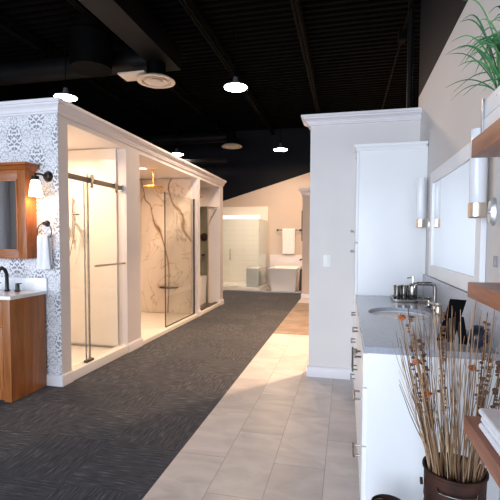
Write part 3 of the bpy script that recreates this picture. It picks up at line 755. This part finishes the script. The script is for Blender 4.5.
# faucet on the right vanity : squared bar spout
fx, fy, z0 = .585, 3.02, zt+.0005
t = thing('faucet', 'widespread nickel faucet with squared spout beside the oval sink', 'faucet', (fx, fy, z0))
MB().lathe([(.026, 0), (.028, .008), (.018, .014), (.016, .03)], (fx, fy, z0)).tube([(fx, fy, z0+.02), (fx, fy, z0+.155), (fx-.008, fy, z0+.172), (fx-.025, fy, z0+.18), (fx-.11, fy-.01, z0+.18), (fx-.128, fy-.012, z0+.172), (fx-.132, fy-.012, z0+.15)], .0125, 12).build('spout', 'pewter', t)
for dy in (-.16, .14):
    MB().lathe([(.026, 0), (.028, .008), (.018, .014), (.014, .05), (.02, .06), (.02, .072), (0, .076)], (fx-.01, fy+dy, z0)).tube([(fx-.01, fy+dy, z0+.065), (fx-.07, fy+dy-.01, z0+.075)], .007).build('handle', 'champagne' if dy < 0 else 'pewter', t)

# tray and bath accessories
o = MB().box(.36, .60, 3.36, 3.64, z0, z0+.008, .003).box(.36, .60, 3.36, 3.368, z0, z0+.022, .002).box(.36, .60, 3.632, 3.64, z0, z0+.022, .002).box(.36, .368, 3.36, 3.64, z0, z0+.022, .002).box(.592, .60, 3.36, 3.64, z0, z0+.022, .002).build('vanity_tray', 'pewter')
recenter(o); tag(o, 'dark silver tray holding bath accessories on the grey countertop', 'tray')
zt2 = z0+.0085
def tumbler(x, y, label):
    o = MB().lathe([(0, 0), (.024, 0), (.027, .01), (.025, .05), (.030, .108), (.027, .108), (.022, .05), (.021, .01), (0, .008)], (x, y, zt2), 24).build('tumbler', 'pewter'); recenter(o)
    return tag(o, label, 'tumbler', 'metal tumblers on the tray')
tumbler(.400, 3.50, 'silver tumbler at the left end of the vanity tray')
tumbler(.455, 3.53, 'silver tumbler between the soap dispenser and the other tumbler')
t = thing('soap_dispenser', 'silver pump soap dispenser standing on the vanity tray', 'soap dispenser', (.515, 3.50, zt2))
MB().lathe([(0, 0), (.032, 0), (.036, .01), (.036, .10), (.030, .118), (.014, .125), (.014, .135), (0, .135)], (.515, 3.50, zt2), 26).build('bottle', 'pewter', t)
MB().cyl((.515, 3.50, zt2+.133), (.515, 3.50, zt2+.165), .006, seg=10).cyl((.515, 3.5, zt2+.165), (.515, 3.5, zt2+.178), .011, seg=14).tube([(.515, 3.50, zt2+.172), (.47, 3.49, zt2+.168)], .005, 8).build('pump', 'chrome', t)

# mirror
t = thing('wall_mirror', 'large white framed mirror above the grey countertop', 'mirror', (XR, 2.84, 1.08))
m0, m1, mz0, mz1, fw = 2.20, 3.48, 1.085, 1.865, .085
MB().box(XR-.028, XR-.002, m0, m0+fw, mz0, mz1, .004).box(XR-.028, XR-.002, m1-fw, m1, mz0, mz1, .004).box(XR-.028, XR-.002, m0+fw, m1-fw, mz0, mz0+fw, .004).box(XR-.028, XR-.002, m0+fw, m1-fw, mz1-fw, mz1, .004).build('mirror_frame', 'white_lac', t)
MB().box(XR-.018, XR-.006, m0+fw-.005, m1-fw+.005, mz0+fw-.005, mz1-fw+.005).build('mirror_glass', 'mirror', t)

def tube_sconce(y, label):
    t = thing('wall_sconce', label, 'sconce', (XR, y, 1.45), 'tube sconces flanking the mirror')
    x = .578
    MB().lathe([(0, 1.520), (.033, 1.520), (.035, 1.525), (.035, 1.848), (.034, 1.853), (0, 1.853)], (x, y, 0), 32).build('lamp_shade', 'opal', t)
    MB().lathe([(0, 1.455), (.032, 1.455), (.038, 1.461), (.038, 1.521), (.036, 1.523), (0, 1.523)], (x, y, 0), 32).build('cup', 'champagne', t)
    MB().cyl((x+.03, y, 1.483), (XR-.01, y, 1.483), .009).build('arm', 'chrome', t)
    MB().lathe([(0, -.024), (.026, -.022), (.034, -.010), (.035, -.002)], (0, 0, 0), 28, axis='x', sy=1.85, sx=1).xf(Matrix.Translation((XR, y, 1.483))).build('back_plate', 'satin', t)
    return t
tube_sconce(3.60, 'white glass tube sconce beside the tall white cabinet')
tube_sconce(2.105, 'white glass tube sconce nearest the wooden shelves')

t = thing('light_switch', 'white light switch on the middle wall', 'switch', (-.18, YM, 1.15))
MB().box(-.215, -.145, YM-.007, YM-.0005, 1.095, 1.210, .003).build('plate', 'switch', t)
MB().box(-.195, -.165, YM-.010, YM-.006, 1.125, 1.18, .002).build('rocker', 'switch', t)
t = thing('wall_outlet', 'small grey cover plate on the taupe wall below the chrome sconce mount', 'outlet', (XR, 2.05, 1.27))
MB().box(XR-.006, XR-.0005, 2.045, 2.085, 1.235, 1.285, .002).build('plate', 'grey_plastic', t)
MB().box(XR-.009, XR-.005, 2.055, 2.075, 1.245, 1.275, .001).build('insert', 'galv', t)

# black stand-up frame
t = thing('picture_frame', 'black back of a picture frame leaning on the countertop', 'picture frame', (.475, 2.06, zt))
def slab(o_, e1, e2, th):
    o_, e1, e2 = Vector(o_), Vector(e1), Vector(e2); nn = e1.cross(e2).normalized()*th
    v_ = [o_, o_+e1, o_+e1+e2, o_+e2]; v_ += [p+nn for p in v_]
    return MB().poly([tuple(p) for p in v_], [(3, 2, 1, 0), (4, 5, 6, 7), (0, 1, 5, 4), (1, 2, 6, 5), (2, 3, 7, 6), (3, 0, 4, 7)])
slab((.420, 2.10, zt+.002), (.062, -.032, 0), (.066, .05, .190), .008).build('back_panel', 'black_gloss', t)
slab((.505, 2.05, zt+.002), (.035, -.012, 0), (-.012, .04, .12), .003).build('easel_leg', 'black_gloss', t)
o = MB().lathe([(0, 0), (.03, 0), (.04, .02), (.042, .05), (.03, .075), (.022, .08), (.024, .09), (.019, .09), (.018, .078), (0, .07)], (.575, 2.03, zt+.001)).build('navy_jar', 'navy'); recenter(o); tag(o, 'small navy jar on the countertop behind the dried reeds', 'jar')

# ------------------------------------------------------------------ floating shelves
SF, SYE = .325, 1.25
for z0_, z1_, lab in ((1.573, 1.621, 'topmost floating walnut shelf carrying the white planter'), (1.198, 1.239, 'middle empty floating walnut shelf on the right wall'), (.824, .869, 'lowest floating walnut shelf carrying folded towels')):
    o = MB().box(SF, XR-.001, .15, SYE, z0_, z1_, .002).build('floating_shelf', 'walnut'); recenter(o)
    tag(o, lab, 'shelf', 'floating wooden shelves')

# planter with grass
t = thing('potted_grass', 'bushy green grass plant in a white wooden planter box', 'plant', (.45, 1.0, 1.6215))
MB().box(.350, .60, .70, 1.245, 1.6215, 1.672, .003).box(.352, .598, .702, 1.243, 1.674, 1.722, .003).box(.358, .592, .71, 1.237, 1.668, 1.678).build('planter_box', 'white_wood', t)
MB().box(.346, .352, 1.236, 1.249, 1.6215, 1.724, .001).box(.346, .36, 1.245, 1.250, 1.6215, 1.724, .001).build('corner_strip', 'galv', t)
MB().box(.37, .58, .72, 1.225, 1.715, 1.724).build('soil', 'soil', t)
def blade(base, ang, reach, rise, droop, w):
    n = 12; vs = []; fs = []
    d = Vector((math.cos(ang), math.sin(ang), 0)); sd = Vector((-math.sin(ang), math.cos(ang), 0))
    for i in range(n+1):
        s_ = i/n
        p = Vector(base)+d*(reach*s_**1.15)+Vector((0, 0, rise*math.sin(min(s_*1.15, 1)*PI/2)-droop*s_**2.6))
        ww = w*(.55+.45*math.sin(min(1, s_*2.2)*PI/2))*(1-s_**3)+.0004
        vs += [p-sd*ww+Vector((0, 0, ww*.5)), p, p+sd*ww+Vector((0, 0, ww*.5))]
    for i in range(n):
        a = 3*i; fs += [(a, a+1, a+4, a+3), (a+1, a+2, a+5, a+4)]
    mb = MB(); mb.poly([tuple(v_) for v_ in vs], fs); return mb
rl = random.Random(11)
specs = []
for i in range(88):
    by = rl.uniform(1.08, 1.225); bx = rl.uniform(.37, .47)
    ang = rl.gauss(PI*1.0, .75) if i % 3 else rl.uniform(0, 2*PI)
    reach = rl.uniform(.04, .18); rise = rl.uniform(.05, .22); droop = rl.uniform(.0, .10)
    if math.cos(ang) > 0: reach = min(reach, .12)
    # stay out of the right wall and keep the lens clear
    if by+math.sin(ang)*reach < .85: ang = PI-abs(ang-PI)*.3
    specs.append(((bx, by, 1.718), ang, reach, rise, droop, rl.uniform(.0028, .0055)))
specs += [((.38, 1.20, 1.718), PI*1.02, .105, .20, .01, .004), ((.38, 1.19, 1.718), PI*1.0, .125, .17, .03, .004), ((.38, 1.21, 1.718), PI*.98, .13, .065, .03, .003), ((.375, 1.20, 1.718), PI*1.0, .115, .05, .055, .003), ((.38, 1.18, 1.718), PI*.97, .10, .24, .0, .005), ((.375, 1.21, 1.718), PI, .09, .12, .05, .005), ((.37, 1.19, 1.718), PI, .12, .11, .0, .003), ((.37, 1.2, 1.718), PI*1.03, .10, .14, .02, .004)]
for b in specs:
    o = blade(*b).build('leaf', 'leaf', t); m = o.modifiers.new('s', 'SOLIDIFY'); m.thickness = .0006

# towels
for i, (dx, dy, lab) in enumerate(((0, 0, 'folded white towel at the bottom of the stack on the lowest shelf'), (.003, -.004, 'folded white towel in the middle of the stack'), (-.001, .002, 'folded white towel on top of the stack'))):
    zb_ = .8695+i*.0185; n = 10
    pts = []
    a0_, a1_ = .338+dx, .60+dx
    mb = MB()
    mb.box(a0_+.004, a1_, .88+dy, 1.165+dy, zb_, zb_+.0088, .0042).box(a0_+.004, a1_, .88+dy, 1.165+dy, zb_+.0090, zb_+.0178, .0042)
    mb.cyl((a0_+.008, .882+dy, zb_+.0089), (a0_+.008, 1.163+dy, zb_+.0089), .0088, seg=16)
    o = mb.build('folded_towel', 'towel'); recenter(o); tag(o, lab, 'towel', 'folded white towels on the shelf')

# ------------------------------------------------------------------ bucket with dried reeds
BX, BY, BR, BH = .380, 1.56, .100, .56
t = thing('tin_bucket', 'tall brown ribbed tin bucket holding dried reeds', 'bucket', (BX, BY, 0))
prof = [(0, .0), (BR*.86, 0), (BR*.87, .02)]
for k in range(26):
    z = .05+k*.016
    prof.append((BR*(.87+.12*z/BH)+(.0028 if k % 2 else 0), z))
prof += [(BR*.985, .49), (BR, BH-.01), (BR+.005, BH-.005), (BR+.005, BH+.002), (BR-.002, BH+.002), (BR-.004, BH-.01), (BR*.84, .02), (0, .015)]
MB().lathe(prof, (BX, BY, 0), 44).build('body', 'rust', t)
a = math.radians(-98)
ca, sa = math.cos(a), math.sin(a); rr = BR*.99
pp = []
for k in range(9):
    th_ = a+math.radians((k-4)*9.5); off = .0 if k in (0, 8) else .016
    pp.append((BX+(rr+off)*math.cos(th_), BY+(rr+off)*math.sin(th_), .515+(.004 if k in (0, 8) else 0)))
MB().tube(pp, .003, 8).build('handle', 'pewter', t)
MB().lathe([(0, 0), (.012, 0), (.012, .008), (0, .008)], (0, 0, 0), 12, axis='x').xf(Matrix.Translation((BX-BR-.012, BY, .50))).build('ear', 'rust', t)

t = thing('wire_handled_pail', 'small brown pail with black wire handle in front of the white vanity', 'pail', (.168, 1.66, 0))
MB().lathe([(0, 0), (.052, 0), (.058, .15), (.062, .325), (.065, .33), (.065, .337), (.060, .337), (.055, .15), (.05, .01), (0, .01)], (.172, 1.66, 0), 32).build('body', 'rust', t)
MB().tube([(.120, 1.62, .325), (.112, 1.61, .345), (.104, 1.60, .362), (.110, 1.60, .376), (.127, 1.61, .380), (.145, 1.63, .370), (.152, 1.645, .345)], .003, 8).build('handle', 'black_metal', t)

rr_ = random.Random(5)
def stalk_path(bx, by, tx, ty, tz, wob=.006, n=9):
    """base inside the bucket, passes within the rim, then leans to its top"""
    b = Vector((BX+bx, BY+by, .025)); rim = Vector((BX+bx*1.0+max(-.085, min(.085, tx*.55)), BY+by+max(-.08, min(.08, ty*.5)), BH))
    k = math.hypot(rim.x-BX, rim.y-BY)
    if k > BR*.86: rim.x = BX+(rim.x-BX)*BR*.86/k; rim.y = BY+(rim.y-BY)*BR*.86/k
    tp = Vector((BX+tx, BY+ty, tz)); pts = []
    ph = rr_.uniform(0, 6)
    for i in range(n):
        s_ = i/(n-1)
        if s_ <= .4: p = b.lerp(rim, s_/.4)
        else: p = rim.lerp(tp, (s_-.4)/.6)
        w = wob*max(0, s_-.45)*2
        pts.append(p+Vector((w*math.sin(ph+s_*7), w*math.cos(ph+s_*6), 0)))
    return pts
def clampxy(tx, ty): return tx, max(-.24, min(.22, ty))
NR = 150
for i in range(NR):
    bx, by = rr_.uniform(-.03, .03), rr_.uniform(-.03, .03)
    tx = rr_.uniform(-.20, .17); ty = rr_.uniform(-.16, .18); tz = rr_.choice([rr_.uniform(.78, 1.0), rr_.uniform(.95, 1.15), rr_.uniform(1.0, 1.13)])
    if abs(tx) > .13: tz = min(tz, 1.08)
    k = i % 4; r = rr_.uniform(.0013, .0030)
    o = MB().tube(stalk_path(bx, by, tx, ty, tz, rr_.uniform(.004, .014)), r, 5, taper=.35).build('reed_stem', ('reed', 'reed_pale', 'reed_dark', 'reed')[k])
    recenter(o); tag(o, 'thin dried reed stem standing in the tall brown tin bucket', 'dried reed', 'dried reed stems in the bucket')
# pod stalks
for i, (tx, ty, tz) in enumerate(((-.165, .02, 1.11), (-.125, -.02, 1.03), (.11, .06, 1.10), (.165, .02, 1.07), (-.05, .05, 1.12), (.07, -.10, 1.0))):
    pts = stalk_path(0.0, 0.0, tx, ty, tz, .004, 15)
    t = thing('pod_stalk', ['curly brown seed-pod stalk at the left edge of the reeds', 'seed-pod stalk just inside the leftmost pod stalk', 'seed-pod stalk right of the middle of the reeds', 'seed-pod stalk leaning furthest right among the reeds', 'seed-pod stalk in front of the black picture frame', 'shorter seed-pod stalk in the front right of the reeds'][i], 'seed pod stalk', tuple(pts[0]), 'seed pod stalks among the reeds')
    MB().tube(pts, .0026, 6, taper=.6).build('stem', 'reed_dark', t)
    mb = MB(); n = 26
    for k in range(n):
        s_ = .60+.38*k/n; f = s_*(len(pts)-1); j = int(f); p = pts[j].lerp(pts[min(j+1, len(pts)-1)], f-j)
        a = rr_.uniform(0, 6.3); q = p+Vector((math.cos(a), math.sin(a), rr_.uniform(-.5, .7)))*rr_.uniform(.003, .010)
        mb.sphere(q, rr_.uniform(.0055, .0105), 8, sx=1.0, sy=.8, sz=rr_.uniform(.45, .9))
    mb.build('seed_pods', ('pod', 'reed_dark')[i % 2], t)
# orange dried flowers
for i, (tx, ty, tz, lab) in enumerate(((-.178, .03, 1.075, 'orange dried flower at the top left of the reeds'), (-.130, .0, .925, 'orange dried flower halfway up the left of the reeds'), (-.095, -.02, .82, 'lowest orange dried flower near the left pod stalks'), (.05, .02, .91, 'orange dried flower right of the middle of the reeds'), (.135, -.04, .81, 'orange dried flower beside the lowest shelf'))):
    pts = stalk_path(0, 0, tx, ty, tz, .003)
    t = thing('dried_flower', lab, 'dried flower', tuple(pts[0]), 'orange dried flowers among the reeds')
    MB().tube(pts, .0016, 6, taper=.6).build('stem', 'reed', t)
    mb = MB()
    for k in range(7):
        a = 2*PI*k/7; mb.sphere(pts[-1]+Vector((math.cos(a)*.007, math.sin(a)*.007, .006*math.sin(k*2.1))), .008, 8, sx=1, sy=1, sz=.6)
    mb.build('petals', 'orange_petal', t)

# ------------------------------------------------------------------ far display
t = thing('glass_shower_enclosure', 'far glass walk-in shower enclosure with white base', 'shower', (-3.3, 11.7, 0))
E0, E1, F0, F1 = -4.4, -2.24, 11.0, 12.35
MB().box(E0, E1, F0, F1, 0, .09, .01).build('base', 'acrylic', t)
MB().box(E0, -2.95, F0+.02, F0+.03, .09, 1.93).build('door_glass', 'glass_far', t)
MB().box(-2.94, E1-.02, F0+.02, F0+.03, .09, 1.93).build('fixed_glass', 'glass_far', t)
MB().box(E1-.03, E1-.02, F0+.03, F1, .09, 1.93).build('side_glass', 'glass_far', t)
MB().box(E1-.036, E1-.014, F0+.014, F0+.036, .09, 2.0, .002).build('corner_post', 'glass_far', t) if False else None
MB().box(E0, E1-.01, F0+.005, F0+.045, 1.93, 2.02, .004).build('header_rail', 'bar_light', t)
MB().box(E0, -2.26, F1-.03, F1-.005, .09, 1.95).build('wall_panel', 'panel', t)
MB().box(-2.62, -2.30, F0+.06, F1-.05, .09, .60, .01).build('bench', 'acrylic', t)
MB().tube([(-3.05, F0-.02, .82), (-3.05, F0-.02, 1.12)], .012, 8).cyl((-3.05, F0-.02, .86), (-3.05, F0+.02, .86), .008, seg=8).cyl((-3.05, F0-.02, 1.08), (-3.05, F0+.02, 1.08), .008, seg=8).build('door_handle', 'nickel', t)
alight('enclosure_light_source', (-3.0, 11.35, 2.28), .5, 8, (1, .93, .84))

# tub
t = thing('bathtub', 'white freestanding tapered bathtub at the far end of the aisle', 'bathtub', (-1.62, 11.7, 0))
tx0, tx1, bx0, bx1, ty0, ty1 = -2.04, -1.24, -1.95, -1.30, 11.05, 12.25
def rr4(x0, x1, y0, y1, z, r, n=5):
    out = []
    for cx_, cy_, a0 in ((x1-r, y1-r, 0), (x0+r, y1-r, PI/2), (x0+r, y0+r, PI), (x1-r, y0+r, 1.5*PI)):
        for k in range(n+1): a = a0+PI/2*k/n; out.append((cx_+r*math.cos(a), cy_+r*math.sin(a), z))
    return out
loops = [rr4(bx0, bx1, ty0+.04, ty1-.04, .002, .06), rr4(bx0-.005, bx1+.005, ty0+.035, ty1-.035, .03, .06), rr4(tx0+.01, tx1-.01, ty0+.005, ty1-.005, .575, .07), rr4(tx0, tx1, ty0, ty1, .59, .07), rr4(tx0, tx1, ty0, ty1, .61, .07),
         rr4(tx0+.035, tx1-.035, ty0+.035, ty1-.035, .612, .06), rr4(tx0+.05, tx1-.05, ty0+.05, ty1-.05, .58, .06), rr4(bx0+.05, bx1-.05, ty0+.12, ty1-.12, .16, .08), rr4(bx0+.15, bx1-.15, ty0+.25, ty1-.25, .14, .05)]
vs = [p for l_ in loops for p in l_]; n = len(loops[0]); fs = []
for k in range(len(loops)-1):
    for i in range(n): j = (i+1) % n; fs.append((k*n+i, k*n+j, (k+1)*n+j, (k+1)*n+i))
fs.append(tuple(range(n))[::-1]); fs.append(tuple(range((len(loops)-1)*n, len(loops)*n)))
mb = MB(); mb.poly(vs, fs); bmesh.ops.recalc_face_normals(mb.bm, faces=mb.bm.faces); mb.build('tub_shell', 'porcelain', t)
MB().cyl((-1.64, 11.65, .141), (-1.64, 11.65, .146), .03).build('drain', 'chrome', t)

t = thing('towel_rail', 'dark metal towel rail on the far beige wall', 'towel rail', (-1.65, 12.4, 1.67))
MB().cyl((-1.98, 12.31, 1.66), (-1.30, 12.31, 1.66), .012).build('bar', 'bronze', t)
for x in (-1.98, -1.31): MB().cyl((x, 12.31, 1.66), (x, 12.4, 1.66), .014).lathe([(0, 12.38), (.03, 12.385), (.035, 12.4)], (x, 0, 1.66), axis='y').build('bracket', 'bronze', t)
o = hang_towel(-1.64, 12.31, 1.678, .36, .72, .6, 1.0, .006, 2, .016, 1.0).build('bath_towel', 'towel'); recenter(o); solidify(o, .014)
tag(o, 'white bath towel hanging on the far wall above the tub', 'towel')
t = thing('side_mirror', 'dark framed mirror hung on the side of the far partition', 'mirror', (-1.0, 10.35, 1.35))
MB().box(-1.03, -1.001, 10.0, 10.7, 1.34, 2.06, .004).build('mirror_frame', 'bronze', t)
MB().box(-1.034, -1.028, 10.06, 10.64, 1.40, 2.0).build('mirror_glass', 'mirror', t)
t = thing('tub_filler', 'dark wall mounted tub filler on the side of the far partition', 'faucet', (-1.0, 10.6, .85))
MB().tube([(-1.0, 10.6, .88), (-1.10, 10.6, .88), (-1.13, 10.6, .85)], .018, 10).build('spout', 'bronze', t)
MB().tube([(-1.0, 10.45, .98), (-1.06, 10.45, .98)], .02, 10).tube([(-1.0, 10.75, .98), (-1.06, 10.75, .98)], .02, 10).build('handle', 'bronze', t)
t = thing('waste_pipe', 'dark floor standing tub drain pipe right of the tub', 'pipe', (-1.2, 11.5, 0))
MB().poly([(-1.235, 11.45, 0), (-1.165, 11.45, 0), (-1.165, 11.55, 0), (-1.235, 11.55, 0), (-1.215, 11.45, .58), (-1.165, 11.45, .58), (-1.165, 11.55, .58), (-1.215, 11.55, .58)],
    [(0, 3, 2, 1), (4, 5, 6, 7), (0, 1, 5, 4), (1, 2, 6, 5), (2, 3, 7, 6), (3, 0, 4, 7)]).build('pipe_cover', 'bronze', t)

# ------------------------------------------------------------------ light, camera, world
o = alight('window_daylight', (-3.6, -3.3, 1.6), 7.2, 570, (.77, .87, 1.0), (-PI/2, 0, 0), 'RECTANGLE', 2.9)
o.rotation_euler = (PI/2, 0, 0)
w = bpy.data.worlds.new('World'); sc.world = w; w.use_nodes = True
bg = w.node_tree.nodes['Background']; sky = w.node_tree.nodes.new('ShaderNodeTexSky'); sky.sky_type = 'PREETHAM' if 'PREETHAM' in [e.identifier for e in sky.bl_rna.properties['sky_type'].enum_items] else 'NISHITA'
w.node_tree.links.new(sky.outputs[0], bg.inputs[0]); bg.inputs[1].default_value = .5

cam = bpy.data.cameras.new('camera'); co = bpy.data.objects.new('camera', cam); COL.objects.link(co)
f, yaw, pitch, roll, cy0 = 421.9, .2236, .0467, .00295, 260.24
fw = Vector((-math.sin(yaw)*math.cos(pitch), math.cos(yaw)*math.cos(pitch), -math.sin(pitch)))
r = Vector((math.cos(yaw), math.sin(yaw), 0)); u = r.cross(fw)
rr2 = r*math.cos(roll)+u*math.sin(roll); uu = u*math.cos(roll)-r*math.sin(roll)
mw = Matrix(((rr2.x, uu.x, -fw.x, 0), (rr2.y, uu.y, -fw.y, 0), (rr2.z, uu.z, -fw.z, 1.35), (0, 0, 0, 1)))
co.matrix_world = mw
cam.sensor_width = 36; cam.sensor_fit = 'HORIZONTAL'; cam.lens = 36*f/500; cam.shift_y = (cy0-250)/500; cam.clip_start = .02
sc.camera = co
sc.view_settings.view_transform = 'Standard'; sc.view_settings.look = 'None'; sc.view_settings.exposure = -0.06; sc.view_settings.gamma = 1
sc.view_settings.use_curve_mapping = False
sc.cycles.use_denoising = True
sc.cycles.max_bounces = 10; sc.cycles.transparent_max_bounces = 16; sc.cycles.diffuse_bounces = 5
sc.cycles.sample_clamp_indirect = 6
